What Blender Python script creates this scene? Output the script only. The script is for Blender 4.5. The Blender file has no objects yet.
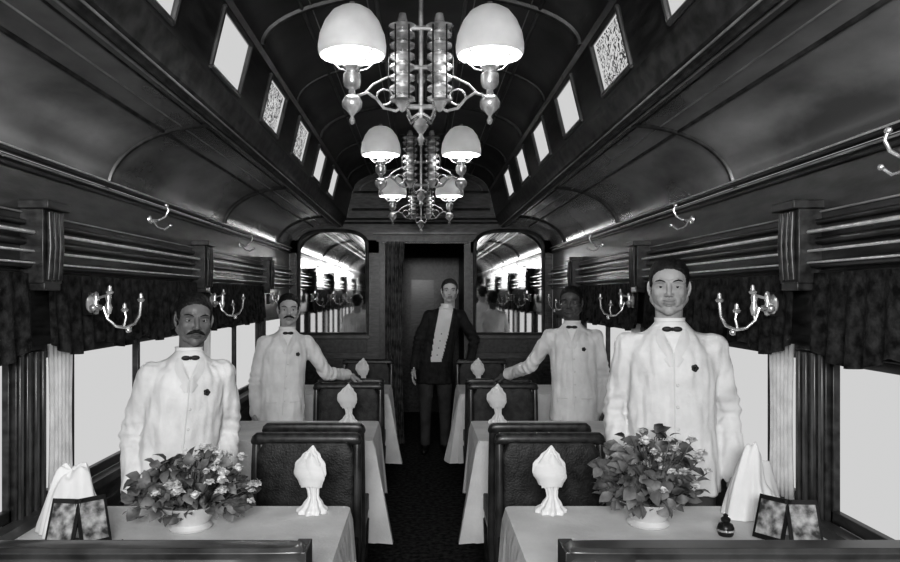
import bpy, bmesh, math, random
from mathutils import Vector, Matrix, noise
import numpy as np
from mathutils.bvhtree import BVHTree
random.seed(7)
V=Vector
S=bpy.context.scene
S.view_settings.view_transform='Standard'
try: S.view_settings.look='Medium High Contrast'
except Exception: pass

# ---------------- materials ----------------
def mat(name,c,rough=.5,metal=0,var=.25,scale=8,bump=0,bscale=40,emit=0,stretch=(1,1,1),coat=0,spec=.5,c2=None,detail=4,transl=0,crough=.15):
    m=bpy.data.materials.new(name); m.use_nodes=True
    n=m.node_tree.nodes; l=m.node_tree.links; b=n['Principled BSDF']
    b.inputs['Roughness'].default_value=rough; b.inputs['Metallic'].default_value=metal
    b.inputs['Coat Weight'].default_value=coat; b.inputs['Coat Roughness'].default_value=crough
    b.inputs['Specular IOR Level'].default_value=spec
    tc=n.new('ShaderNodeTexCoord'); mp=n.new('ShaderNodeMapping'); mp.inputs['Scale'].default_value=stretch
    l.new(tc.outputs['Object'],mp.inputs['Vector'])
    t=n.new('ShaderNodeTexNoise'); t.inputs['Scale'].default_value=scale; t.inputs['Detail'].default_value=detail
    l.new(mp.outputs['Vector'],t.inputs['Vector'])
    r=n.new('ShaderNodeValToRGB'); a=c*(1-var); bb=c*(1+var) if c2 is None else c2
    r.color_ramp.elements[0].position=.35; r.color_ramp.elements[1].position=.65
    r.color_ramp.elements[0].color=(a,a,a,1); r.color_ramp.elements[1].color=(bb,bb,bb,1)
    l.new(t.outputs['Fac'],r.inputs['Fac']); l.new(r.outputs['Color'],b.inputs['Base Color'])
    if bump:
        t2=n.new('ShaderNodeTexNoise'); t2.inputs['Scale'].default_value=bscale; l.new(mp.outputs['Vector'],t2.inputs['Vector'])
        bp=n.new('ShaderNodeBump'); bp.inputs['Strength'].default_value=bump; bp.inputs['Distance'].default_value=.01
        l.new(t2.outputs['Fac'],bp.inputs['Height']); l.new(bp.outputs['Normal'],b.inputs['Normal']); l.new(bp.outputs['Normal'],b.inputs['Coat Normal'])
    if emit:
        l.new(r.outputs['Color'],b.inputs['Emission Color']); b.inputs['Emission Strength'].default_value=emit
    if transl:
        tb=n.new('ShaderNodeBsdfTranslucent'); mx=n.new('ShaderNodeMixShader'); mx.inputs['Fac'].default_value=transl
        l.new(r.outputs['Color'],tb.inputs['Color']); l.new(b.outputs[0],mx.inputs[1]); l.new(tb.outputs[0],mx.inputs[2]); l.new(mx.outputs[0],n['Material Output'].inputs['Surface'])
    return m
WOOD=mat('dark_mahogany',.026,.38,var=.6,scale=5,stretch=(6,1,6),bump=.05,coat=.1,spec=.4)
WOODL=mat('polished_moulding',.045,.32,var=.5,scale=9,coat=.2)
LEDGE=mat('carved_cornice',.04,.5,var=.6,scale=14,spec=.3)
PANEL=mat('panel_veneer',.035,.4,var=.7,scale=6,stretch=(2,2,8),coat=.1)
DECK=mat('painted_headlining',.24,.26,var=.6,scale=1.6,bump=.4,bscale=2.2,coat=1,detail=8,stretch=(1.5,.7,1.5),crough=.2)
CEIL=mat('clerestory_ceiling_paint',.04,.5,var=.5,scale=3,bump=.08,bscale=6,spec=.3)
GILT=mat('gilt_line',.25,.4,var=.3)
NICK=mat('polished_nickel',.6,.22,metal=.65,var=.4,scale=20)
BRASS=mat('bright_brass',.8,.25,metal=.8,var=.15,scale=20)
RAIL=mat('brass_rail',.8,.35,metal=.7,var=.15,scale=20)
OPAL=mat('opal_glass',.60,.45,var=.06,scale=10,emit=.02,transl=.2)
CHIM=mat('burner_glass',.4,.1,var=.1,spec=1)
CLOTH=mat('white_linen',.70,.8,var=.08,scale=7,bump=.2,bscale=90)
CLOTH2=mat('napkin_linen',.72,.75,var=.05,scale=9)
LEATHER=mat('dark_leather',.02,.5,var=.6,scale=25,bump=.25,bscale=120,spec=.35)
CARPET=mat('dark_carpet',.032,.95,var=.7,scale=30,bump=.4,bscale=150,spec=.1)
DRAPE=mat('dark_plush_drape',.014,.85,var=.8,scale=26,bump=.8,bscale=50,spec=.2,c2=.035)
DRAPE2=mat('door_portiere_fabric',.10,.8,var=.6,scale=15,spec=.2)
SHEER=mat('window_curtain_linen',.8,.8,var=.12,scale=14,transl=.7)
JACK=mat('white_duck_jacket',.70,.8,var=.1,scale=8,bump=.25,bscale=40)
LAPEL=mat('jacket_lapel',.64,.8,var=.08)
COATB=mat('black_frock_coat',.022,.75,var=.3,scale=20,spec=.25)
VEST=mat('white_waistcoat',.72,.8,var=.06)
TROU=mat('dark_trousers',.06,.8,var=.3,spec=.2)
SHOE=mat('black_shoe_leather',.01,.3,var=.2)
HAIRB=mat('black_hair',.012,.6,var=.5,scale=90,bump=.5,bscale=160,spec=.3)
HAIRG=mat('brown_hair',.04,.6,var=.5,scale=90,bump=.5,bscale=160,spec=.3)
EYEW=mat('eye_white',.42,.3,var=.03); EYED=mat('eye_iris',.006,.2,var=.1)
BOW=mat('black_bow_tie',.01,.6,var=.2)
LEAF=mat('leaf_dark',.03,.5,var=.7,scale=12,c2=.2)
PETAL=mat('flower_petal',.55,.7,var=.3,scale=40)
CERAM=mat('ceramic_bowl',.6,.4,var=.1)
CARD=mat('printed_card',.10,.6,var=.7,scale=30,c2=.45,detail=3)
DARKM=mat('dark_metal',.02,.35,metal=.3,var=.4)
def skin(name,c): return mat(name,c,.5,var=.10,scale=18,spec=.4)
MIR=bpy.data.materials.new('bulkhead_mirror'); MIR.use_nodes=True
b=MIR.node_tree.nodes['Principled BSDF']; b.inputs['Metallic'].default_value=1; b.inputs['Roughness'].default_value=.03; b.inputs['Base Color'].default_value=(.85,.85,.85,1)
ETCH=bpy.data.materials.new('etched_glass'); ETCH.use_nodes=True
n=ETCH.node_tree.nodes; l=ETCH.node_tree.links
b=n['Principled BSDF']; b.inputs['Base Color'].default_value=(.05,.05,.05,1)
tr=n.new('ShaderNodeBsdfTransparent'); mx=n.new('ShaderNodeMixShader'); vo=n.new('ShaderNodeTexNoise'); vo.inputs['Scale'].default_value=34; vo.inputs['Distortion'].default_value=2.5
tc=n.new('ShaderNodeTexCoord'); l.new(tc.outputs['Object'],vo.inputs['Vector'])
rr=n.new('ShaderNodeValToRGB'); rr.color_ramp.elements[0].position=.42; rr.color_ramp.elements[1].position=.52
l.new(vo.outputs['Fac'],rr.inputs['Fac']); l.new(rr.outputs['Color'],mx.inputs['Fac']); l.new(b.outputs[0],mx.inputs[1]); l.new(tr.outputs[0],mx.inputs[2])
l.new(mx.outputs[0],n['Material Output'].inputs['Surface'])

# ---------------- mesh builder ----------------
class MB:
    def __init__(s): s.v=[];s.f=[];s.m=[];s.mats=[]
    def mi(s,m):
        if m not in s.mats: s.mats.append(m)
        return s.mats.index(m)
    def add(s,vs,fs,m):
        o=len(s.v); k=s.mi(m); s.v+= [tuple(x) for x in vs]
        for f in fs: s.f.append([i+o for i in f]); s.m.append(k)
    def box(s,c,d,m,rot=None):
        c=V(c); vs=[]
        for z in(-.5,.5):
            for x,y in((-.5,-.5),(.5,-.5),(.5,.5),(-.5,.5)):
                p=V((x*d[0],y*d[1],z*d[2]))
                if rot: p=rot@p
                vs.append(c+p)
        s.add(vs,[(3,2,1,0),(4,5,6,7),(0,1,5,4),(1,2,6,5),(2,3,7,6),(3,0,4,7)],m)
    def tube(s,pts,rad,m,seg=10,closed=False,up=None,flat=1.0):
        pts=[V(p) for p in pts]; N=len(pts)
        if not hasattr(rad,'__len__'): rad=[rad]*N
        t0=(pts[1]-pts[0]).normalized()
        u=V(up) if up else (V((0,0,1)) if abs(t0.z)<.9 else V((0,1,0)))
        u=(u-t0*u.dot(t0)).normalized(); vs=[]
        for i in range(N):
            if closed: t=pts[(i+1)%N]-pts[i-1]
            else: t=pts[min(i+1,N-1)]-pts[max(i-1,0)]
            t.normalize(); u=(u-t*u.dot(t)).normalized(); w=t.cross(u)
            for k in range(seg):
                a=2*math.pi*k/seg; vs.append(pts[i]+(u*math.cos(a)*flat+w*math.sin(a))*rad[i])
        fs=[]
        for i in range(N if closed else N-1):
            j=(i+1)%N
            for k in range(seg): fs.append((i*seg+k,i*seg+(k+1)%seg,j*seg+(k+1)%seg,j*seg+k))
        if not closed: fs.append(tuple(range(seg))[::-1]); fs.append(tuple((N-1)*seg+k for k in range(seg)))
        s.add(vs,fs,m)
    def lathe(s,prof,o,m,seg=20,rot=None):
        o=V(o); vs=[]
        for r,z in prof:
            for k in range(seg):
                a=2*math.pi*k/seg; p=V((max(r,.0004)*math.cos(a),max(r,.0004)*math.sin(a),z))
                if rot: p=rot@p
                vs.append(o+p)
        fs=[]; N=len(prof)
        for i in range(N-1):
            for k in range(seg): fs.append((i*seg+k,i*seg+(k+1)%seg,(i+1)*seg+(k+1)%seg,(i+1)*seg+k))
        fs.append(tuple(range(seg))[::-1]); fs.append(tuple((N-1)*seg+k for k in range(seg)))
        s.add(vs,fs,m)
    def ell(s,c,r,m,seg=16,rings=10,rot=None):
        if not hasattr(r,'__len__'): r=(r,r,r)
        c=V(c); vs=[]
        for i in range(rings+1):
            ph=-math.pi/2+math.pi*i/rings
            for k in range(seg):
                a=2*math.pi*k/seg; q=max(math.cos(ph),.002)
                p=V((r[0]*q*math.cos(a),r[1]*q*math.sin(a),r[2]*math.sin(ph)))
                if rot: p=rot@p
                vs.append(c+p)
        fs=[(i*seg+k,i*seg+(k+1)%seg,(i+1)*seg+(k+1)%seg,(i+1)*seg+k) for i in range(rings) for k in range(seg)]
        fs.append(tuple(range(seg))[::-1]); fs.append(tuple(rings*seg+k for k in range(seg)))
        s.add(vs,fs,m)
    def chain(s,pts,rad,m,seg=14):
        s.tube(pts,rad,m,seg)
        for p,r in zip(pts,rad): s.ell(p,r,m,12,8)
    def loft(s,rings,m,seg=24,power=2.0):
        vs=[]
        for (x,y,z,rx,ry) in rings:
            for k in range(seg):
                a=2*math.pi*k/seg; c,sn=math.cos(a),math.sin(a)
                vs.append((x+rx*math.copysign(abs(c)**(2/power),c),y+ry*math.copysign(abs(sn)**(2/power),sn),z))
        N=len(rings)
        fs=[(i*seg+k,i*seg+(k+1)%seg,(i+1)*seg+(k+1)%seg,(i+1)*seg+k) for i in range(N-1) for k in range(seg)]
        fs.append(tuple(range(seg))[::-1]); fs.append(tuple((N-1)*seg+k for k in range(seg)))
        s.add(vs,fs,m)
    def grid(s,fn,nu,nv,m,cu=False):
        vs=[fn(i/(nu if cu else nu-1),j/(nv-1)) for j in range(nv) for i in range(nu)]
        fs=[(j*nu+i,j*nu+(i+1)%nu,(j+1)*nu+(i+1)%nu,(j+1)*nu+i) for j in range(nv-1) for i in range(nu if cu else nu-1)]
        s.add(vs,fs,m)
    def mesh(s,name,recalc=True):
        me=bpy.data.meshes.new(name); me.from_pydata(s.v,[],s.f)
        for m in s.mats: me.materials.append(m)
        me.polygons.foreach_set('material_index',s.m)
        if recalc:
            bm=bmesh.new(); bm.from_mesh(me); bmesh.ops.recalc_face_normals(bm,faces=bm.faces); bm.to_mesh(me); bm.free()
        return me
    def obj(s,name,parent=None,bevel=0,smooth=True,loc=None,rotz=0,ang=40,recalc=True):
        me=s.mesh(name,recalc)
        if smooth:
            me.polygons.foreach_set('use_smooth',[True]*len(me.polygons)); me.set_sharp_from_angle(angle=math.radians(ang))
        o=bpy.data.objects.new(name,me); S.collection.objects.link(o)
        if parent: o.parent=parent
        if loc: o.location=loc
        o.rotation_euler[2]=rotz
        if bevel:
            bv=o.modifiers.new('bevel','BEVEL'); bv.width=bevel; bv.segments=2; bv.limit_method='ANGLE'; bv.angle_limit=.7
        return o
def link(name,me,parent=None,loc=None,rotz=0):
    o=bpy.data.objects.new(name,me); S.collection.objects.link(o); o.parent=parent
    if loc: o.location=loc
    o.rotation_euler[2]=rotz
    return o
def empty(name,loc=(0,0,0),rotz=0,sc=1):
    o=bpy.data.objects.new(name,None); S.collection.objects.link(o); o.location=loc; o.rotation_euler[2]=rotz; o.scale=(sc,)*3; o.empty_display_size=.2
    return o

# ---------------- room shell ----------------
W=1.37; Y0=-4.0; Y1=7.6; BAY=1.87
PIERS=[2.56+BAY*k for k in range(-3,3)]
SILL=.77; WTOP=1.35; WT=2.02
L=Y1-Y0; YC=(Y0+Y1)/2
m=MB(); m.box((0,YC,-.05),(2*W+.3,L+.2,.1),CARPET); m.obj('floor')
wn=0
for side,sx in (('left',-1),('right',1)):
    m=MB()
    m.box((sx*(W+.03),YC,SILL/2),(.06,L,SILL),PANEL)
    m.box((sx*(W+.03),YC,(WTOP+WT)/2),(.06,L,WT-WTOP),WOOD)
    for p in PIERS:
        m.box((sx*(W+.015),p,(SILL+WTOP)/2),(.04,.19,WTOP-SILL),WOOD)
        for d in (-.075,-.028,.028,.075): m.box((sx*(W-.008),p+d,(SILL+WTOP)/2),(.012,.022,WTOP-SILL),WOODL)
        # carved corbel over each pier
        m.box((sx*(W-.035),p,1.72),(.09,.13,.26),WOOD)
        m.box((sx*(W-.045),p,1.86),(.12,.16,.03),WOOD); m.box((sx*(W-.04),p,1.58),(.08,.11,.03),WOOD)
        for q in (-.035,0,.035): m.tube([(sx*(W-.082),p+q,1.60),(sx*(W-.09),p+q,1.72),(sx*(W-.085),p+q,1.84)],.013,WOOD,8)
    m.box((sx*(W+.03),Y1-.1,(SILL+WTOP)/2),(.06,.2,WTOP-SILL),WOOD); m.box((sx*(W+.03),Y0+.1,(SILL+WTOP)/2),(.06,.2,WTOP-SILL),WOOD)
    for k in range(12):
        y=Y0+.5+k*.93; m.box((sx*(W-.004),y,.42),(.014,.78,.5),WOOD)
    m.obj('wall_'+side,bevel=.004)
    m=MB(); m.box((sx*(W-.012),YC,.07),(.03,L,.14),WOODL); m.obj('baseboard_'+side,bevel=.006)
    m=MB()
    m.box((sx*(W-.02),YC,SILL),(.05,L,.035),WOODL)
    def rail(x,z,r,mt=WOOD): m.tube([(sx*x,Y0+.01,z),(sx*x,Y1-.01,z)],r,mt,10)
    rail(W-.005,1.62,.012); rail(W-.03,1.655,.014); rail(W-.047,1.66,.004,RAIL); rail(W-.045,1.70,.005,RAIL); rail(W-.01,1.735,.014); rail(W-.045,1.765,.007,RAIL); rail(W-.012,1.80,.010); rail(W-.004,1.835,.004,GILT)
    rail(W-.005,1.985,.008); rail(W-.016,2.005,.004,GILT); rail(W-.02,2.03,.010,WOOD); rail(W-.033,2.036,.004,RAIL)
    m.obj('trim_'+side)
    ys=[Y0+.2]+PIERS+[Y1-.2]
    for i in range(len(ys)-1):
        a=ys[i]+(.095 if i>0 else 0); bb=ys[i+1]-(.095 if i<len(ys)-2 else 0)
        wn+=1; m=MB(); x=sx*(W+.025)
        m.box((x,(a+bb)/2,SILL+.035),(.025,bb-a,.04),WOOD); m.box((x,(a+bb)/2,WTOP-.012),(.025,bb-a,.04),WOOD)
        for y in (a+.008,bb-.008): m.box((x,y,(SILL+WTOP)/2),(.025,.016,WTOP-SILL),WOOD)
        if bb-a>1.3:
            for y in (a+.24,(a+bb)/2+.08): m.box((x,y,(SILL+WTOP)/2),(.03,.028,WTOP-SILL),WOOD)
        m.obj('window_%d'%wn,bevel=.003)
        if bb-a>1.3:
            m=MB(); c=a+.115
            def f(u,v,c=c): 
                pin=1-.15*math.sin(v*3.1)
                return (sx*(W-.006+.006*math.sin(u*40)),c+(u-.5)*.20*pin,SILL+.02+v*(WTOP-SILL))
            m.grid(f,60,8,SHEER)
            m.obj('window_curtain',recalc=False)
            m=MB()
            def f(u,v):
                y=a-.03+u*(bb-a+.06); sc=.05*abs(math.sin(u*math.pi*4))
                zb=1.37-sc
                z=1.625+(zb-1.625)*v
                return (sx*(W-.028-.010*math.sin(u*110)*(.3+v)-.012*v),y,z)
            m.grid(f,260,8,DRAPE); m.obj('window_valance',recalc=False)

cove=[(.9+.47*math.cos(t),WT+.28*math.sin(t)) for t in [math.pi/2*i/14 for i in range(15)]]
ledge=[(.9,2.30),(.895,2.275),(.87,2.262),(.83,2.262),(.81,2.275),(.80,2.31),(.785,2.325),(.775,2.365)]
b0,b1=(.775,2.365),(.715,2.625)
arch=[(.70*math.cos(t)+.0,2.645+.235*math.sin(t)) for t in [math.pi/2*i/14 for i in range(15)]]
CW=[2.86+.82*k for k in range(-8,5)]
m=MB()
def strip(prof,sx,mt,ya=Y0,yb=Y1):
    N=max(2,int((yb-ya)/.5)); vs=[];fs=[]
    for j in range(N+1):
        y=ya+(yb-ya)*j/N
        for x,z in prof: vs.append((sx*x,y,z))
    K=len(prof)
    for j in range(N):
        for i in range(K-1): fs.append((j*K+i,j*K+i+1,(j+1)*K+i+1,(j+1)*K+i))
    m.add(vs,fs,mt)
def lerp(t): return (b0[0]+(b1[0]-b0[0])*t,b0[1]+(b1[1]-b0[1])*t)
for sx in(-1,1):
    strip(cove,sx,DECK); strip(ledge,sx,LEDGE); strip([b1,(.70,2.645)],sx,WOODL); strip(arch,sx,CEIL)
    strip([b0,lerp(.06)],sx,WOOD); strip([lerp(.92),b1],sx,WOOD)
    prev=Y0
    for c in CW+[None]:
        e=c-.21 if c else Y1
        strip([lerp(.06),lerp(.92)],sx,WOOD,prev,e); prev=(c+.21) if c else None
m.obj('ceiling',recalc=False)
cn=wn
for sx in(-1,1):
    for k,c in enumerate(CW):
        cn+=1; m=MB(); q=[lerp(.06),lerp(.92)]
        P=[V((sx*(q[0][0]-.006),c-.205,q[0][1]+.006)),V((sx*(q[0][0]-.006),c+.205,q[0][1]+.006)),V((sx*(q[1][0]-.006),c+.205,q[1][1]-.006)),V((sx*(q[1][0]-.006),c-.205,q[1][1]-.006))]
        for i in range(4): m.tube([P[i],P[(i+1)%4]],.011,WOODL,8)
        et=(sx==-1 and k in(9,10)) or (sx==1 and k==8)
        if et: m.add([p+V((sx*.02,0,0)) for p in P],[(0,1,2,3)],ETCH)
        m.obj('window_%d'%cn)
m=MB()
for sx in(-1,1):
    for x,r,mt in ((.52,.009,WOODL),(.48,.003,GILT),(.2,.009,WOODL),(.24,.003,GILT)):
        z=2.645+.235*math.sqrt(1-(x/.7)**2)-.002
        m.tube([(sx*x,Y0,z),(sx*x,Y1,z)],r,mt,8)
    for t,r,mt in ((.92,.005,LEDGE),(.80,.004,GILT),(.68,.009,LEDGE)):
        a=math.pi/2*t; x=.9+.47*math.cos(a);z=WT+.28*math.sin(a)
        m.tube([(sx*x,Y0,z),(sx*x,Y1,z)],r,mt,8)
    m.tube([(sx*.85,Y0,2.262),(sx*.85,Y1,2.262)],.012,LEDGE,8); m.tube([(sx*.88,Y0,2.262),(sx*.88,Y1,2.262)],.005,GILT,8); m.tube([(sx*.82,Y0,2.262),(sx*.82,Y1,2.262)],.004,GILT,8)
m.obj('trim_ceiling_mouldings')
m=MB()
for y in [3.2+BAY*k for k in range(-3,3)]:
    for sx in(-1,1):
        m.tube([(sx*x,y,z) for x,z in cove],.015,WOOD,8)
    pr=[(x,z) for x,z in arch]; full=[(x,z) for x,z in pr]+[(-x,z) for x,z in pr[::-1][1:]]
    m.tube([(x,y,z) for x,z in full],.018,WOOD,8)
for y in [2.26+BAY*k for k in range(-3,3)]:
    pr=[(x,z) for x,z in arch]; full=pr+[(-x,z) for x,z in pr[::-1][1:]]
    m.tube([(x,y,z) for x,z in full],.010,WOOD,8)
m.obj('trim_ceiling_ribs')

def header(y0,y1,zb,mt,mm):
    half=[(W,zb),(W,WT)]+cove[1:]+ledge[1:]+[b1]+arch
    poly=half+[(-x,z) for x,z in half[::-1][1:]]
    N=len(poly); vs=[(x,y0,z) for x,z in poly]+[(x,y1,z) for x,z in poly]
    mm.add(vs,[tuple(range(N)),tuple(range(N,2*N))[::-1]]+[(i,(i+1)%N,N+(i+1)%N,N+i) for i in range(N)],mt)
m=MB(); header(Y1,Y1+.1,2.12,PANEL,m)
DL,DR=-.40,.48
m.box(((-W+DL)/2-.0,Y1+.05,1.06),(W+DL,.1,2.12),PANEL); m.box(((W+DR)/2,Y1+.05,1.06),(W-DR,.1,2.12),PANEL)
for sx in(-1,1):
    m.box((sx*.92,Y1-.01,.62),(.70,.03,.55),WOOD); m.box((sx*.92,Y1-.01,1.02),(.72,.02,.14),WOOD)
    m.box((sx*.92,Y1-.02,1.115),(.78,.05,.03),WOODL)
m.obj('wall_end',bevel=.005)
m=MB(); header(Y0-.1,Y0,0,WOOD,m); m.obj('wall_rear')
m=MB()
for x in(DL,DR): m.box((x,Y1-.02,1.06),(.07,.06,2.12),WOOD)
m.box(((DL+DR)/2,Y1-.02,2.13),(DR-DL+.12,.07,.06),WOOD); m.box(((DL+DR)/2,Y1-.025,2.19),(DR-DL+.2,.05,.02),WOODL)
for z,w in((2.30,.86),(2.34,.86),(2.44,.72),(2.62,.70)): m.tube([(-w,Y1-.01,z),(w,Y1-.01,z)],.012,WOODL,8)
m.tube([(.64*math.cos(t),Y1-.01,2.63+.18*math.sin(t)) for t in [math.pi*i/20 for i in range(21)]],.010,GILT,8)
m.obj('trim_end')
for sx in(-1,1):
    a,bq=.56,1.27; zb,zs,zt=1.15,2.05,2.22
    out=[(a,zb),(bq,zb),(bq,zs)]+[((a+bq)/2+(bq-a)/2*math.copysign(abs(math.cos(t))**.7,math.cos(t)),zs+(zt-zs)*math.sin(t)**.8) for t in [math.pi*i/16 for i in range(1,16)]]+[(a,zs)]
    m=MB(); m.add([(sx*x,Y1-.006,z) for x,z in out],[tuple(range(len(out)))],MIR)
    m.tube([(sx*x,Y1-.01,z) for x,z in out],.020,WOODL,8,closed=True,up=(0,1,0))
    m.obj('wall_mirror',recalc=False)
m=MB(); m.box((DL-.05,Y1+1.1,1.1),(.06,2,2.2),WOOD); m.box((DR+.05,Y1+1.1,1.1),(.06,2,2.2),WOOD); m.box((.04,Y1+2.1,1.1),(1,.06,2.2),WOOD)
m.box((.04,Y1+1.1,2.2),(1,2,.06),WOOD); m.box((.04,Y1+1.1,-.03),(1,2,.06),CARPET)
m.box((.02,Y1+2.05,1.45),(.3,.03,.6),PANEL); m.obj('wall_corridor')
m=MB()
def f(u,v):
    x=DL+.03+u*.2*(1-.12*math.sin(v*3.14)); return (x,Y1-.09+.02*math.sin(u*30),.02+v*2.08)
m.grid(f,60,14,DRAPE2)
m.tube([(DL,Y1-.07,2.09),(DR,Y1-.07,2.09)],.011,BRASS,8)
m.obj('door_curtain',recalc=False)

# ---------------- chandeliers ----------------
def lamp(mb,x,y,s=1):
    o=(x,y,0)
    dome=[(.118,2.405),(.121,2.41),(.122,2.435),(.116,2.475),(.098,2.52),(.072,2.555),(.045,2.572),(.02,2.578),(.001,2.58)]
    inner=[(max(r-.004,.0008),z-.004) for r,z in dome]
    mb.lathe(inner[::-1]+dome,o,OPAL,28)
    mb.lathe([(.001,2.595),(.012,2.592),(.014,2.58),(.001,2.578)],o,NICK,12)
    mb.lathe([(.014,2.33),(.02,2.36),(.022,2.38),(.012,2.40)],o,CHIM,14)
    mb.lathe([(.001,2.155),(.008,2.16),(.012,2.172),(.006,2.185),(.012,2.195),(.034,2.215),(.038,2.235),(.03,2.255),(.014,2.265),(.012,2.28),(.028,2.29),(.033,2.305),(.033,2.335),(.022,2.345),(.03,2.355),(.036,2.36),(.02,2.37),(.012,2.375)],o,NICK,18)
    for a in range(4):
        q=a*math.pi/2+.78; mb.tube([(x+.02*math.cos(q),y+.02*math.sin(q),2.35),(x+.07*math.cos(q),y+.07*math.sin(q),2.37),(x+.116*math.cos(q),y+.116*math.sin(q),2.41)],.003,NICK,6)
def chandelier(y):
    e=empty('chandelier',(0,y,0)); m=MB()
    m.tube([(0,0,2.88),(0,0,2.12)],.009,NICK,10)
    m.lathe([(.001,2.885),(.07,2.88),(.07,2.868),(.03,2.85),(.012,2.83),(.001,2.82)],(0,0,0),NICK)
    m.lathe([(.001,2.08),(.008,2.09),(.015,2.105),(.007,2.12),(.014,2.13),(.03,2.15),(.022,2.17),(.01,2.18)],(0,0,0),NICK)
    for sx in(-1,1):
        prof=[(.001,2.20),(.01,2.205),(.02,2.22),(.03,2.235)]
        z=2.235
        for i in range(7): prof+=[(.034,z),(.046,z+.008),(.046,z+.016),(.034,z+.024),(.024,z+.032)]; z+=.038
        prof+=[(.04,z),(.05,z+.006),(.02,z+.02),(.014,z+.05),(.001,z+.055)]
        m.lathe(prof,(sx*.066,0,0),NICK,20)
        for a in range(6):
            q=a*math.pi/3; m.tube([(sx*.066+.048*math.cos(q),.048*math.sin(q),2.24),(sx*.066+.048*math.cos(q),.048*math.sin(q),2.50)],.003,DARKM,6)
        pts=[(sx*.05,0,2.23),(sx*.09,0,2.205),(sx*.13,0,2.215),(sx*.16,0,2.25),(sx*.19,0,2.27),(sx*.22,0,2.262),(sx*.245,0,2.25)]
        m.tube(pts,.006,NICK,8)
        m.tube([(sx*(.13+.028*math.cos(t)),0,2.255+.028*math.sin(t)) for t in [i*.5 for i in range(12)]],.004,BRASS,6)
        m.tube([(sx*.05,0,2.34),(sx*.12,0,2.325),(sx*.17,0,2.30),(sx*.2,0,2.27)],.0045,NICK,8)
        lamp(m,sx*.245,0)
    for z,w in((2.22,.06),(2.36,.06),(2.50,.06)): m.tube([(-w,0,z),(w,0,z)],.01,NICK,8)
    for q in(0,1,2,3):
        a=q*math.pi/2+.78; m.tube([(0,0,2.2),(.05*math.cos(a),.05*math.sin(a),2.17),(.07*math.cos(a),.07*math.sin(a),2.2),(.06*math.cos(a),.06*math.sin(a),2.23)],.005,BRASS,6)
    m.obj('lamp_fixture',parent=e)
    for sx in(-1,1):
        ld=bpy.data.lights.new('lamp_flame','POINT'); ld.energy=5.5; ld.shadow_soft_size=.012; lo=bpy.data.objects.new('lamp_flame',ld); S.collection.objects.link(lo); lo.parent=e; lo.location=(sx*.245,0,2.425)
for k in(-1,0,1,2): chandelier(2.6+1.85*k)

# ---------------- wall brackets, hooks ----------------
def bracket(sx,y):
    m=MB(); w=sx*W
    def X(d): return w-sx*d
    m.lathe([(.001,0),(.035,.0),(.038,.006),(.03,.014),(.014,.022),(.001,.024)],(X(.045),y,1.515),NICK,18,rot=Matrix.Rotation(-sx*math.pi/2,3,'Y'))
    m.box((X(.035),y,1.515),(.03,.05,.09),DARKM)
    m.tube([(X(.05),y,1.5),(X(.09),y,1.5)],.012,NICK)
    m.tube([(X(.09),y-.07,1.5),(X(.09),y+.07,1.5)],.007,NICK); 
    for d in(-.07,.07): m.ell((X(.09),y+d,1.5),.014,NICK)
    m.tube([(X(.05),y,1.53),(X(.12),y,1.55)],.006,NICK)
    for d in (.07,.12):
        m.lathe([(.001,1.47),(.01,1.475),(.016,1.5),(.009,1.52),(.013,1.54),(.008,1.56),(.001,1.565)],(X(d),y,0),NICK,12)
    pts=[(X(.10),y,1.5),(X(.115),y,1.455),(X(.15),y,1.425),(X(.19),y,1.42),(X(.225),y,1.435),(X(.245),y,1.47),(X(.25),y,1.53)]
    m.tube(pts,.006,BRASS,8)
    m.tube([(X(.115),y,1.45),(X(.125),y,1.50),(X(.125),y,1.56)],.005,BRASS,8)
    m.tube([(X(.18),y,1.42),(X(.19),y,1.46),(X(.185),y,1.49)],.005,BRASS,8)
    for d,z in((.25,1.52),(.185,1.48),(.125,1.55)):
        m.lathe([(.001,z),(.011,z+.003),(.016,z+.012),(.009,z+.018),(.007,z+.035),(.001,z+.04)],(X(d),y,0),NICK,12)
    m.ell((X(.2),y,1.41),.012,BRASS)
    m.obj('wall_lamp_bracket')
for sx,ys in((-1,(.95,2.92,4.6,6.4)),(1,(.85,2.74,4.56,6.4))):
    for y in ys: bracket(sx,y)
def hook(sx,y):
    m=MB()
    def X(d): return sx*(W-d)
    m.lathe([(.001,0),(.022,.002),(.02,.01),(.008,.014)],(X(.001),y,1.93),BRASS,14,rot=Matrix.Rotation(-sx*math.pi/2,3,'Y'))
    m.tube([(X(.01),y,1.93),(X(.05),y,1.925),(X(.085),y,1.945),(X(.10),y,1.975),(X(.09),y,2.0)],.006,BRASS,8); m.ell((X(.09),y,2.0),.011,BRASS)
    m.tube([(X(.02),y,1.925),(X(.045),y,1.89),(X(.08),y,1.88),(X(.11),y,1.90)],.005,BRASS,8); m.ell((X(.11),y,1.90),.009,BRASS)
    m.tube([(X(.03),y,1.925),(X(.06),y-.05,1.91),(X(.085),y-.09,1.92)],.005,BRASS,8)
    m.obj('coat_hook')
for sx in(-1,1):
    for y in(.2,2.0,3.67,5.5): hook(sx,y)

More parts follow.
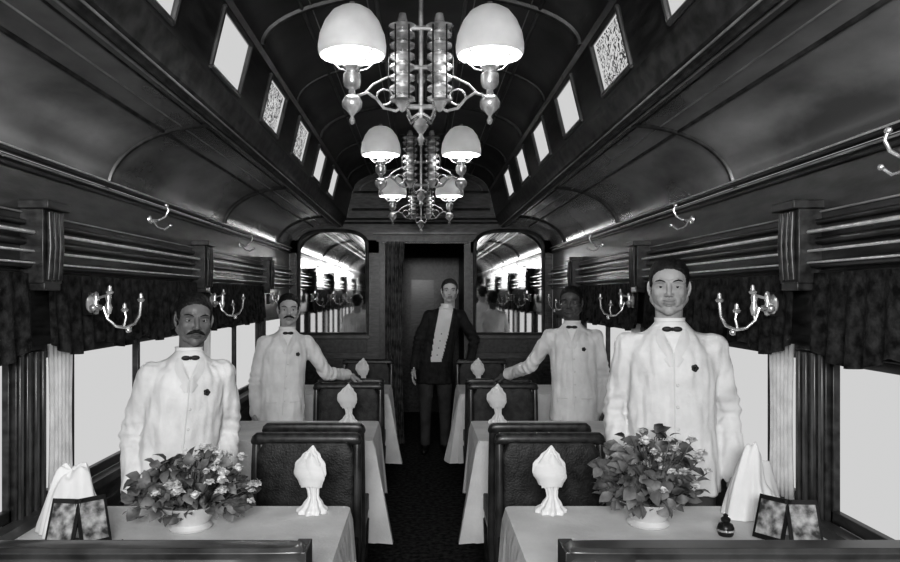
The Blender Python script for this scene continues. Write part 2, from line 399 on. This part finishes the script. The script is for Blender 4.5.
def leaf(mb,p,d,n,ln,wd,mt):
    d=d.normalized(); s=d.cross(n)
    if s.length<1e-3: s=d.cross(V((.3,.5,.8)))
    s.normalize(); n=s.cross(d).normalized(); vs=[]
    for t,w,b in((0,.08,0),(.25,.75,.08),(.55,1,.06),(.8,.6,-.04),(1,.03,-.2)):
        c=p+d*ln*t+n*ln*b
        vs+= [c-s*wd*w+n*wd*.25*w,c,c+s*wd*w+n*wd*.25*w]
    fs=[]
    for i in range(4):
        for k in(0,1): fs.append((i*3+k,i*3+k+1,i*3+k+4,i*3+k+3))
    mb.add(vs,fs,mt)
def rv(): return V((random.gauss(0,1),random.gauss(0,1),random.gauss(0,1))).normalized()

# ---------------- seating ----------------
def chair(x,y,face):
    m=MB(); w=.49
    m.box((0,0,.44),(w-.02,.38,.09),LEATHER); m.box((0,0,.375),(w-.03,.37,.05),WOOD)
    for a in(-1,1):
        m.tube([(a*(w/2-.035),-.16,0),(a*(w/2-.03),-.16,.36)],[.016,.024],WOOD,10)
        m.tube([(a*(w/2-.025),.23,0),(a*(w/2-.02),.20,.42),(a*(w/2-.02),.22,.80),(a*(w/2-.02),.235,.91)],[.018,.024,.020,.018],WOODL,10)
    rings=[]
    for i in range(9):
        t=i/8; z=.50+.4*t; k=1-(.14 if i in(0,8) else 0); rings.append((0,.20+.02*t,z,(w-.06)/2*k,.035*k))
    m.loft(rings,LEATHER,32,8)
    m.loft([(0,.228,.885,w/2,.022),(0,.229,.90,w/2+.004,.03),(0,.232,.92,w/2-.002,.03),(0,.234,.935,w/2-.02,.022)],WOOD,32,6)
    m.box((0,.2,.5),(w-.05,.03,.04),WOOD)
    m.obj('dining_chair',loc=(x,y,0),bevel=.008,rotz=0 if face<0 else math.pi)
def bench(sx,y,x0):
    m=MB(); x1=1.32; xc=(x0+x1)/2; w=x1-x0
    m.box((xc,.15,.42),(w,.26,.11),LEATHER); m.box((xc,.14,.18),(w-.06,.22,.36),WOOD)
    m.loft([(xc,0,.1,w/2,.035),(xc,-.01,.5,w/2,.04),(xc,-.02,.88,w/2,.04),(xc,-.02,.90,w/2,.03)],LEATHER,32,9)
    m.loft([(xc,-.02,.885,w/2+.01,.035),(xc,-.02,.90,w/2+.015,.045),(xc,-.02,.925,w/2+.01,.035),(xc,-.02,.94,w/2+.012,.04),(xc,-.02,.95,w/2,.03)],WOODL,36,9)
    m.box((xc,-.06,.60),(w-.1,.02,.42),WOOD)
    m.box((x0,.0,.47),(.035,.1,.94),WOODL)
    if sx<0: m.v=[(-a,b_,c) for a,b_,c in m.v]
    m.obj('dining_bench',loc=(0,y,0),bevel=.006)
NT=3
for sx in(-1,1):
    for k in range(-1,NT):
        if k<=0: bench(sx,1.78+BAY*k,.29 if sx<0 else .36)
        else: chair(.57 if sx>0 else -.515,3.74+BAY*(k-1),1)
        chair(.575 if sx>0 else -.51,3.03+BAY*k,-1)

# ---------------- tables ----------------
def table(sx,y0,y1):
    m=MB(); xa,xb=(.265 if sx<0 else .315),1.33; r=.03; per=[]
    def seg(p,q,n,nn):
        for i in range(n):
            t=i/n; per.append((p[0]+(q[0]-p[0])*t,p[1]+(q[1]-p[1])*t,nn[0],nn[1]))
    def arc(cx,cy,a0):
        for i in range(6):
            a=a0+math.pi/2*i/6; per.append((cx+r*math.cos(a),cy+r*math.sin(a),math.cos(a),math.sin(a)))
    seg((xa+r,y0),(xb-r,y0),70,(0,-1)); arc(xb-r,y0+r,-math.pi/2)
    seg((xb,y0+r),(xb,y1-r),50,(1,0)); arc(xb-r,y1-r,0)
    seg((xb-r,y1),(xa+r,y1),70,(0,1)); arc(xa+r,y1-r,math.pi/2)
    seg((xa,y1-r),(xa,y0+r),50,(-1,0)); arc(xa+r,y0+r,math.pi)
    N=len(per); rows=12; vs=[]; ph=random.random()*6
    for j in range(rows+1):
        t=j/rows
        for i,(x,y,nx,ny) in enumerate(per):
            dc=math.hypot(x-xa,y-y0); cor=math.exp(-(dc/.12)**2); dc2=math.hypot(x-xa,y-y1); cor2=math.exp(-(dc2/.10)**2)
            s=i*.016
            fold=.013*math.sin(s*38+ph)+.009*math.sin(s*71+2*ph)
            out=(.010+.018*t+ t*fold+(cor*.09+cor2*.02)*t) if j>0 else 0
            if nx>.5 or xb-x<.06: out=min(out,.008)
            if abs(ny)>.5: out*=.4
            z=.752-(.40+.15*cor+.06*cor2)*t-(.006 if j==1 else 0)
            if j==0: z=.752
            vs.append((sx*(x+nx*out),y+ny*out,z))
    fs=[(j*N+i,j*N+(i+1)%N,(j+1)*N+(i+1)%N,(j+1)*N+i) for j in range(rows) for i in range(N)]
    fs.append(tuple(range(N)))
    m.add(vs,fs,CLOTH)
    yc=(y0+y1)/2
    m.box((sx*.82,yc,.735),(1.0,y1-y0-.02,.025),WOOD)
    m.box((sx*.47,yc,.36),(.06,.4,.72),WOOD); m.box((sx*.47,yc,.02),(.1,.5,.04),WOOD)
    m.box((sx*1.2,yc,.36),(.06,.4,.72),WOOD)
    m.obj('dining_table',ang=50)
TOP=.7535
def napkin(x,y,rz=0,h=.245):
    m=MB()
    ks=[(0,.052,.05),(.04,.054,.05),(.12,.034,.033),(.24,.019,.019),(.33,.021,.02),(.45,.040,.026),(.6,.057,.03),(.72,.055,.026),(.85,.034,.018),(.95,.012,.008),(1,.002,.002)]
    def rad(v):
        for i in range(len(ks)-1):
            if v<=ks[i+1][0]:
                t=(v-ks[i][0])/(ks[i+1][0]-ks[i][0]); t=t*t*(3-2*t)
                return ks[i][1]+(ks[i+1][1]-ks[i][1])*t, ks[i][2]+(ks[i+1][2]-ks[i][2])*t
        return .002,.002
    def f(u,v):
        a,b_=rad(v); th=u*2*math.pi; k=1+.13*math.cos(9*th+1)*(1-v*.3)
        return (a*k*math.cos(th)+.006*math.sin(v*7),b_*k*math.sin(th),v*h)
    m.grid(f,72,40,CLOTH2,cu=True)
    def g(u,v):
        a,b_=rad(.42+.5*v); th=-math.pi/2+(u-.5)*2.4*(1-v*.75)+.25
        return (a*1.12*math.cos(th),b_*1.35*math.sin(th)-.003,(.42+.5*v)*h-.02*abs(u-.5))
    m.grid(g,14,14,CLOTH2)
    def g2(u,v):
        a,b_=rad(.42+.42*v); th=-math.pi/2+(u-.5)*2.2*(1-v*.8)-.5
        return (a*1.2*math.cos(th),b_*1.5*math.sin(th)-.005,(.42+.4*v)*h)
    m.grid(g2,14,14,CLOTH2)
    m.obj('folded_napkin',loc=(x,y,TOP),rotz=rz,recalc=False)
for k in range(-1,NT):
    for sx in(-1,1):
        table(sx,2.12+BAY*k,2.76+BAY*k)
        if k>=0: napkin(sx*((.40,.455,.51)[k] if sx<0 else (.475,.475,.5)[k]),2.68+BAY*k,random.uniform(-.3,.3))

def flowers(x,y,rx,nl,nf,seed,hgt,base=.10):
    random.seed(seed); m=MB()
    m.lathe([(.001,0),(.07,0),(.075,.008),(.06,.02),(.08,.05),(.11,.085),(.113,.09),(.10,.088),(.001,.07)],(0,0,0),CERAM)
    for i in range(nl):
        a=random.random()*6.283; q=random.random()**.6; zz=base+hgt*random.random()*(1-.55*q*q)
        p=V((rx*q*math.cos(a),.12*q*math.sin(a),zz))
        d=V((math.cos(a)*1.0,math.sin(a)*.6,random.uniform(-.8,.9)))+rv()*.6
        ln=random.uniform(.03,.058); leaf(m,p,d,V((0,-.6,1))+rv()*.8,ln,ln*random.uniform(.28,.45),LEAF)
        if i%3==0: m.tube([(p.x*.2,p.y*.2,.07),(p.x*.6,p.y*.6,zz*.8),p],.0022,LEAF,5)
    for i in range(nf):
        a=random.random()*6.283; q=random.random()**.7
        c=V((rx*.95*q*math.cos(a)+.06,.13*q*math.sin(a)-.04,base+hgt*random.uniform(.35,1.2)*(1-.3*q)))
        m.tube([(c.x*.25,c.y*.25,.07),c],.002,LEAF,5)
        R=random.uniform(.014,.026)
        for k in range(16):
            d=rv(); d.z=abs(d.z)*.8+.1; leaf(m,c,d,V((0,0,1))+rv()*.4,R,R*.55,PETAL)
        m.ell(c+V((0,0,R*.2)),R*.45,PETAL,8,6)
    m.obj('flower_centerpiece',loc=(x,y,TOP),recalc=False)
flowers(-.79,2.50,.20,430,50,3,.20,.06)
flowers(.79,2.54,.165,400,24,5,.25,.08)
random.seed(11)
def menu(x,y,rz,w=.2,h=.15):
    m=MB(); R=Matrix.Rotation(-.35,3,'X')
    for q,ww,xo in((-.45,w*.6,-w*.27),(.45,w*.6,w*.27)):
        R2=Matrix.Rotation(q,3,'Z')@R
        m.box((xo,0,h/2+.006),(ww,.006,h),DARKM,R2)
        p=R2@V((0,-.006,0)); m.box((xo+p.x,p.y,h/2+.006+p.z),(ww-.02,.004,h-.03),CARD,R2)
    m.box((0,.02,.006),(w*.7,.09,.010),DARKM)
    m.obj('menu_card_holder',loc=(x,y,TOP),rotz=rz)
menu(-1.08,2.30,.35,.16,.15); menu(1.17,2.33,-.5,.17,.14)
def linen(x,y,rx,ry,h,seed):
    m=MB()
    def f(u,v):
        th=u*6.2832; r=1-v; k=1+.14*math.sin(5*th+seed)*r+.08*math.sin(11*th)*r
        nz=noise.noise(V((math.cos(th)*1.8*r,math.sin(th)*1.8*r,seed)))
        return (rx*r**.75*k*math.cos(th)+.03*v*nz,ry*r**.75*k*math.sin(th),max(.001,h*(1-r**2.2)*(1+.5*nz)+.018*math.sin(7*th+3*v)*r*v*2+.001))
    m.grid(f,84,26,CLOTH2,cu=True)
    m.obj('draped_napkin',loc=(x,y,TOP),recalc=False,ang=80)
linen(1.19,2.62,.10,.07,.22,2.); linen(-1.17,2.45,.11,.07,.21,5.)
def cruet(x,y,s=1):
    m=MB(); m.lathe([(.001,0),(.026,0),(.03,.008),(.032,.03),(.026,.045),(.014,.052),(.018,.058),(.018,.066),(.008,.074),(.01,.08),(.001,.086)],(0,0,0),DARKM,18)
    m.lathe([(.033,.018),(.034,.022),(.033,.026)],(0,0,0),NICK,18); o=m.obj('sugar_pot',loc=(x,y,TOP)); o.scale=(s,)*3
cruet(1.01,2.42,.85); cruet(-.90,2.2,.7)

# ---------------- people ----------------
def bake(mb,voxel,sm):
    o=bpy.data.objects.new('tmp',mb.mesh('tmp')); S.collection.objects.link(o)
    r=o.modifiers.new('r','REMESH'); r.mode='VOXEL'; r.voxel_size=voxel
    if sm: q=o.modifiers.new('s','SMOOTH'); q.factor=.5; q.iterations=sm
    dg=bpy.context.evaluated_depsgraph_get(); dg.update()
    me=bpy.data.meshes.new_from_object(o.evaluated_get(dg))
    bpy.data.objects.remove(o); me.materials.clear()
    me.polygons.foreach_set('use_smooth',[True]*len(me.polygons))
    return me
def zones(me,mats,fn):
    for x in mats: me.materials.append(x)
    me.polygons.foreach_set('material_index',[fn(p.center) for p in me.polygons]); me.update()
def arrs(me):
    n_=len(me.vertices); co=np.empty(n_*3); me.vertices.foreach_get('co',co); no=np.empty(n_*3); me.vertex_normals.foreach_get('vector',no)
    return n_,co.reshape(-1,3),no.reshape(-1,3)
def ik(Sh,T,l1,l2,pole):
    d=T-Sh; L_=min(d.length,l1+l2-.003); d.normalize(); T=Sh+d*L_
    a=(l1*l1-l2*l2+L_*L_)/(2*L_); h=math.sqrt(max(l1*l1-a*a,0))
    p=pole-d*pole.dot(d); p.normalize(); return Sh+d*a+p*h,T
def hand(wr,d,n,th,curl,mt,parent,name):
    d=d.normalized(); n=(n-d*n.dot(d)).normalized(); s=(th-d*th.dot(d)-n*th.dot(n)).normalized()
    m=MB()
    bases=[(.030,.088),(.010,.093),(-.010,.090),(-.028,.082)]; lens=[.072,.080,.074,.058]
    for (o,b_),ln in zip(bases,lens):
        kn=wr+d*b_+s*o
        m.chain([wr+s*o*.55-d*.02,wr+d*b_*.5+s*o*.95,kn],[.014,.0145,.011],mt,10)
        p=kn; ang=0; pts=[kn]
        for f_,c in((.45,curl*.9),(.32,curl*1.1),(.23,curl*.8)):
            ang+=c; p=p+(d*math.cos(ang)+n*math.sin(ang)+s*o*2.2)*ln*f_; pts.append(p)
        m.chain(pts,[.0098,.0088,.0078,.0065],mt,10)
    m.ell(wr+d*.045,(.026,.026,.026),mt)
    t0=wr+d*.022+s*.026; t1=t0+(d*.6+s*.65+n*.3).normalized()*.042; t2=t1+(d*.85+s*.25+n*.35).normalized()*.03; t3=t2+(d*.9+n*.4).normalized()*.022
    m.chain([t0,t1,t2,t3],[.016,.012,.0102,.0078],mt,10)
    m.chain([wr-d*.05,wr+d*.01],[.026,.026],mt,12)
    me=bake(m,.0032,2); zones(me,[mt],lambda c:0); return link(name,me,parent)
HL=[(-.2,.074),(-.1,.074),(-.07,.070),(-.056,.056),(-.040,.040),(-.030,-.006),(-.010,-.012),(-.002,.016),(.022,.018),(.034,-.04),(.06,-.060),(.2,-.062)]
def hline(y):
    for i in range(len(HL)-1):
        if y<=HL[i+1][0]:
            t=(y-HL[i][0])/(HL[i+1][0]-HL[i][0]); return HL[i][1]+(HL[i+1][1]-HL[i][1])*t
    return -.06
def make_head(sk,lip,hair,HM,face,parted,mous,e):
    m=MB()
    m.ell((0,.014,.034),(.074,.094,.080),sk,28,18); m.ell((0,-.030,.035),(.060,.052,.055),sk,20,14)
    m.ell((0,-.028,-.018),(.063*face,.060,.076),sk,24,16)
    m.ell((0,-.057,-.088),(.024,.022,.021),sk)
    for g in(-1,1):
        m.chain([(g*.006,-.054,-.086),(g*.032*face,-.028,-.072),(g*.050*face,.012,-.045)],[.020,.021,.022],sk)
        m.ell((g*.038,-.054,-.020),(.022,.024,.026),sk); m.ell((g*.024,-.062,-.050),(.022,.020,.026),sk)
    m.chain([(0,-.078,.018),(0,-.090,0),(0,-.100,-.018),(0,-.104,-.027)],[.009,.009,.010,.0105],sk)
    for g in(-1,1):
        m.ell((g*.0105,-.094,-.031),(.0085,.010,.007),sk,10,8)
        m.chain([(g*.010,-.079,.021),(g*.030,-.078,.025),(g*.050,-.058,.020)],[.008,.0085,.008],sk,10)
        R=Matrix.Rotation(g*.35,3,'Z')
        m.ell((g*.0755,.010,.000),(.006,.017,.026),sk,14,10,R); m.ell((g*.073,.002,-.022),(.006,.011,.013),sk,10,6)
    m.ell((0,-.082,-.056),(.027,.014,.018),sk)
    m.ell((0,-.0915,-.0512),(.021,.008,.005),sk,16,8); m.ell((0,-.0905,-.0620),(.018,.009,.006),sk,16,8)
    m.chain([(0,.018,-.06),(0,.026,-.11),(0,.024,-.185)],[.054,.052,.054],sk,18)
    me=bake(m,.0028,5)
    def hv(c):
        x,y,z=c[0],c[1],c[2]
        if abs(x)>.0712 and -.016<y<.032 and z<.030: return -1
        if z<-.07: return -1
        return z-hline(y)-.004*noise.noise(V((x*120,y*120,z*120)))
    n_,co,no=arrs(me); flags=[]
    for i in range(n_):
        c=co[i].copy(); h=hv(c); flags.append(h)
        if h>0:
            k=min(1,h/.018); k=k*k*(3-2*k)
            pt=(.007*min(1,abs(c[0]-.025)/.010)-.002 if parted else .001)*min(1,max(0,(c[2]-.05)/.04))
            co[i]+=no[i]*k*(.004+.0025*noise.noise(V((c[0]*140,c[1]*40,c[2]*60)))+pt)
        else:
            if c[1]<-.03:
                for g in(-1,1):
                    r2=((c[0]-g*.031)/.015)**2+((c[2]-.001)/.0095)**2
                    co[i][1]+=.0070*math.exp(-r2)
            if c[1]<-.05: co[i][1]+=.005*math.exp(-(((c[2]+.0566)/.002)**2+(c[0]/.024)**4))
    me.vertices.foreach_set('co',co.ravel())
    for x in (sk,hair,lip): me.materials.append(x)
    mi=[]
    for p in me.polygons:
        h=sum(flags[v] for v in p.vertices)/len(p.vertices); c=p.center
        lipz=(c.y<-.085 and abs(c.x)<.021 and -.0665<c.z<-.0475-.10*abs(c.x))
        mi.append(1 if h>0.001 else (2 if lipz else 0))
    me.polygons.foreach_set('material_index',mi); me.update()
    h=link('head',me,e); h.matrix_local=HM
    m=MB()
    for g in(-1,1):
        m.ell((g*.031,-.0635,.001),.0120,EYEW,18,12); m.ell((g*.031,-.0718,.001),(.006,.0045,.006),EYED,14,10)
        m.tube([(g*.0185,-.0725,.000),(g*.024,-.0765,.0055),(g*.031,-.0778,.0070),(g*.038,-.076,.0058),(g*.0455,-.070,.0005)],[.0015,.0026,.003,.0026,.0015],sk,8)
        m.tube([(g*.019,-.0715,-.001),(g*.025,-.0750,-.0050),(g*.031,-.0760,-.0060),(g*.038,-.0743,-.005),(g*.0445,-.069,-.001)],[.0012,.002,.0022,.002,.0012],sk,8)
        m.tube([(g*.013,-.0850,.0185),(g*.022,-.0865,.0235),(g*.034,-.0842,.0265),(g*.047,-.0715,.0235),(g*.052,-.063,.020)],[.0015,.0026,.003,.0022,.001],hair,8)
    if mous:
        for g in(-1,1): m.chain([(0,-.0975,-.0435),(g*.012,-.0975,-.0445),(g*.022,-.092,-.0485),(g*.031,-.084,-.0545),(g*.036,-.079,-.058)],[.005,.0065,.0065,.0045,.002],hair,10)
    o=m.obj('face_features',parent=e,ang=80); o.matrix_local=HM
def person(name,loc,rotz,H,sk,lip,hair,lean=(0,0),yaw=0,pitch=0,roll=0,arms=None,steward=False,mous=True,face=1.0,parted=False,feetshift=(0,0),slim=.93):
    e=empty(name,loc,rotz,H/1.75); inv=(Matrix.Translation(loc)@Matrix.Rotation(rotz,4,'Z')@Matrix.Scale(H/1.75,4)).inverted()
    def off(z):
        k=max(0,z-.9)/.55; kk=max(0,(.9-z))/.9
        return lean[0]*k+feetshift[0]*kk, lean[1]*k+feetshift[1]*kk
    def P(x,y,z): o=off(z); return V((x+o[0],y+o[1],z))
    m=MB(); hem=.70 if steward else .78
    R=[(hem,.198,.145),(.84,.194,.135),(.92,.188,.13),(1.0,.182,.124),(1.08,.178,.12),(1.18,.180,.123),(1.28,.186,.128),(1.35,.182,.120),(1.395,.156,.105),(1.435,.112,.088),(1.468,.076,.070),(1.49,.060,.062)]
    m.loft([(off(z)[0],off(z)[1],z,rx*slim,ry) for z,rx,ry in R],JACK,32,2.3)
    wrists=[]
    for sgn in(-1,1):
        sh=P(sgn*.158*slim/.93,.0,1.375); a=arms[0 if sgn<0 else 1]
        T=V(a['w']) if 'w' in a else inv@V(a['world'])
        el,wr=ik(sh,T,.285,.255,V(a.get('pole',(sgn*1,.6,-.2))))
        m.chain([P(sgn*.08,0,1.378),sh,sh.lerp(el,.5),el,el.lerp(wr,.5),wr+(el-wr)*.02],[.070,.064,.058,.053,.050,.046],JACK,16)
        wrists.append((el,wr,a))
    me=bake(m,.0085,4)
    n_,co,no=arrs(me)
    def shirt(c):
        o=off(c[2]); x=c[0]-o[0]; y=c[1]-o[1]
        if y>0 : return 0
        z=c[2]
        if steward:
            if z>1.455: return 1
            if .92<z<=1.2: return 1 if abs(x)<.070-.06*(1.2-z) else 0
            if z>1.2: return 1 if abs(x)<.070+.01*math.sin((z-1.2)*6) else 0
            return 0
        return 1 if (z>1.36 and abs(x)<(z-1.36)*.42+.002) else 0
    for i in range(n_):
        p=V(co[i]*np.array((11,11,3.0)))+V((loc[0]*9,loc[1]*3,0)); amp=.010*noise.noise(p)+.009*noise.noise(p*2.1)+.005*noise.noise(p*4)
        q=V(co[i])
        for el,wr,a in wrists:
            dd=(q-el).length
            if dd<.16: amp+=.007*math.sin((q-el).dot((wr-el).normalized())*125+2*noise.noise(q*12))*(1-dd/.16)
        if shirt(co[i]): amp=-.008
        if co[i][2]>1.43: amp*=.3
        co[i]+=no[i]*amp
    me.vertices.foreach_set('co',co.ravel())
    zones(me,[COATB if steward else JACK,VEST],lambda c:shirt(c))
    link('coat' if steward else 'jacket',me,e)
    bm=bmesh.new(); bm.from_mesh(me); bvh=BVHTree.FromBMesh(bm); bm.free()
    def front(x,z):
        o=off(z); h=bvh.ray_cast(V((x+o[0],-1.5,z)),V((0,1,0)))
        return h[0] if h[0] else V((x+o[0],o[1]-.1,z))
    m=MB()
    for sgn in(-1,1):
        def lf(u,v):
            z=1.455-.15*v if not steward else 1.455-.26*v
            xi=(z-1.36)*.42+.0 if not steward else .070
            xi=max(xi,.004); wdt=.016+.030*math.sin(min(1,v*1.25)*math.pi)**.8 if v<.8 else .016+.035*(1-v)*2.9
            x=sgn*(xi+u*wdt); p=front(x,z); return p+V((0,-.004-.003*math.sin(u*3.1),0))
        m.grid(lf,6,16,COATB if steward else LAPEL)
    c0=front(0,1.455); 
    for sgn in(-1,1): m.ell(c0+V((sgn*.020,-.006,0)),(.020,.007,.011),VEST if steward else BOW)
    m.ell(c0+V((0,-.009,0)),(.007,.007,.008),VEST if steward else BOW)
    for z in ([1.32,1.23,1.14,1.05,.96] if not steward else [1.2,1.13,1.06,.99]):
        p=front(.012 if not steward else 0,z); m.ell(p+V((0,-.002,0)),(.007,.004,.007),LAPEL if not steward else NICK,10,6)
    if not steward:
        p=front(.08,1.30)
        for q in range(5): m.ell(p+V((.008*math.cos(q*1.257),-.004,.008*math.sin(q*1.257))),(.008,.006,.008),DARKM,10,6)
        m.tube([front(0,1.36-.05*i)+V((0,-.001,0)) for i in range(11)],.003,LAPEL,6)
        m.tube([front(-.12+.015*i,.95)+V((0,-.001,0)) for i in range(6)],.0035,LAPEL,6); m.tube([front(.05+.015*i,.95)+V((0,-.001,0)) for i in range(6)],.0035,LAPEL,6)
    o=off(1.49); m.grid(lambda u,v:(o[0]+(.060+.003*v)*math.cos(u*6.2832),o[1]+.008+(.060+.003*v)*math.sin(u*6.2832),1.462+.038*v),32,4,VEST,cu=True)
    m.obj('lapels_and_buttons',parent=e,recalc=False)
    m=MB()
    for el,wr,a in wrists:
        d=(wr-el).normalized(); m.tube([wr-d*.03,wr+d*.008],.036,VEST,16)
    m.obj('shirt_cuffs',parent=e)
    m=MB()
    m.ell(P(0,0,.92),(.155,.11,.13),TROU)
    for sgn in(-1,1):
        m.chain([P(sgn*.085,0,.86),P(sgn*.092,-.01,.66),P(sgn*.095,-.012,.48),P(sgn*.098,.01,.28),P(sgn*.10,.015,.07)],[.09,.080,.064,.056,.050],TROU,16)
        m.chain([P(sgn*.10,.03,.04),P(sgn*.105,-.05,.038),P(sgn*.115,-.14,.03)],[.04,.042,.032],TROU,12)
    me=bake(m,.012,2)
    for v in me.vertices: v.co.z=max(v.co.z,.0)
    zones(me,[TROU,SHOE],lambda c:1 if c.z<.075 else 0); link('trousers_and_shoes',me,e)
    M=Matrix.Rotation(yaw,4,'Z')@Matrix.Rotation(pitch,4,'X')@Matrix.Rotation(roll,4,'Y')
    piv=V((0,.02,-.11)); ho=P(0,-.008,1.62)
    HM=Matrix.Translation(ho)@Matrix.Translation(piv)@M@Matrix.Scale(1.07,4)@Matrix.Translation(-piv)
    make_head(sk,lip,hair,HM,face,parted,mous,e)
    for sgn,(el,wr,a) in zip((-1,1),wrists):
        d=V(a['d']) if 'd' in a else (wr-el)
        nn=V(a['n']) if 'n' in a else V((-sgn,0,0))
        th=V(a.get('t',(0,-1,0)))
        if 'world' in a:
            Ri=Matrix.Rotation(-rotz,3,'Z'); d=Ri@d if 'd' in a else d; nn=Ri@nn; th=Ri@th
        hand(wr+(wr-el).normalized()*.012,d,nn,th,a.get('curl',.35),sk,e,'hand')
    return e
SKD=skin('skin_dark',.15); SKD2=skin('skin_very_dark',.08); SKM=skin('skin_medium',.36); SKL=skin('skin_light',.5)
LPD=skin('lips_dark',.08); LPM=skin('lips_medium',.22)
person('waiter',(-1.0,2.99,0),.42,1.56,SKD,LPD,HAIRB,lean=(.05,-.01),yaw=.02,pitch=.05,roll=.05,
  arms=[{'w':(-.20,-.03,.87),'pole':(-.35,1,0)},{'w':(.22,-.05,.87),'pole':(.35,1,0)}],face=1.04)
person('waiter',(-.94,4.88,0),.3,1.56,SKM,LPM,HAIRB,lean=(.05,.02),yaw=-.1,
  arms=[{'w':(-.19,-.03,.86),'pole':(-.3,1,0)},{'world':(-.53,5.20,.985),'pole':(.3,-.2,-1),'d':(.75,.25,-.35),'n':(0,.1,-1),'t':(0,-1,0),'curl':.4}])
person('waiter',(1.03,2.99,0),-.22,1.70,SKM,LPM,HAIRB,lean=(-.01,0),yaw=-.1,
  arms=[{'w':(-.22,-.04,.87),'pole':(-.45,1,0)},{'w':(.23,-.03,.87),'pole':(.45,1,0)}],mous=False,parted=True,slim=.98,face=1.05)
person('waiter',(1.03,4.88,0),-.25,1.61,SKD2,LPD,HAIRB,lean=(-.02,.0),yaw=-.1,
  arms=[{'world':(.62,5.20,.985),'pole':(-.3,-.2,-1),'d':(-.75,.25,-.35),'n':(0,.1,-1),'t':(0,-1,0),'curl':.4},{'w':(.20,-.03,.86),'pole':(.3,1,0)}],mous=False)
person('steward',(.14,7.2,0),0,1.71,SKL,LPM,HAIRG,lean=(.11,0),roll=.0,
  arms=[{'w':(-.21,-.04,.86),'pole':(-1,.5,0)},{'w':(.34,-.06,.90),'pole':(1,.5,0)}],steward=True,mous=False)

# ---------------- light ----------------
w=bpy.data.worlds.new('overcast_sky'); S.world=w; w.use_nodes=True
w.node_tree.nodes['Background'].inputs[0].default_value=(.55,.55,.55,1); w.node_tree.nodes['Background'].inputs[1].default_value=1
def area(n_,loc,rot,sx,sy,e):
    d=bpy.data.lights.new(n_,'AREA'); d.shape='RECTANGLE'; d.size=sx; d.size_y=sy; d.energy=e
    o=bpy.data.objects.new(n_,d); S.collection.objects.link(o); o.location=loc; o.rotation_euler=rot; return o
area('photographer_flash',(-.1,-1.0,2.0),(math.radians(90),0,0),.9,.6,118)

cam=bpy.data.cameras.new('camera'); co_=bpy.data.objects.new('camera',cam); S.collection.objects.link(co_)
co_.location=(0,0,1.55); co_.rotation_euler=(math.pi/2,0,0)
cam.sensor_width=36; cam.lens=730/900*36; cam.shift_x=29/900; cam.shift_y=14/900; cam.clip_start=.05
S.camera=co_
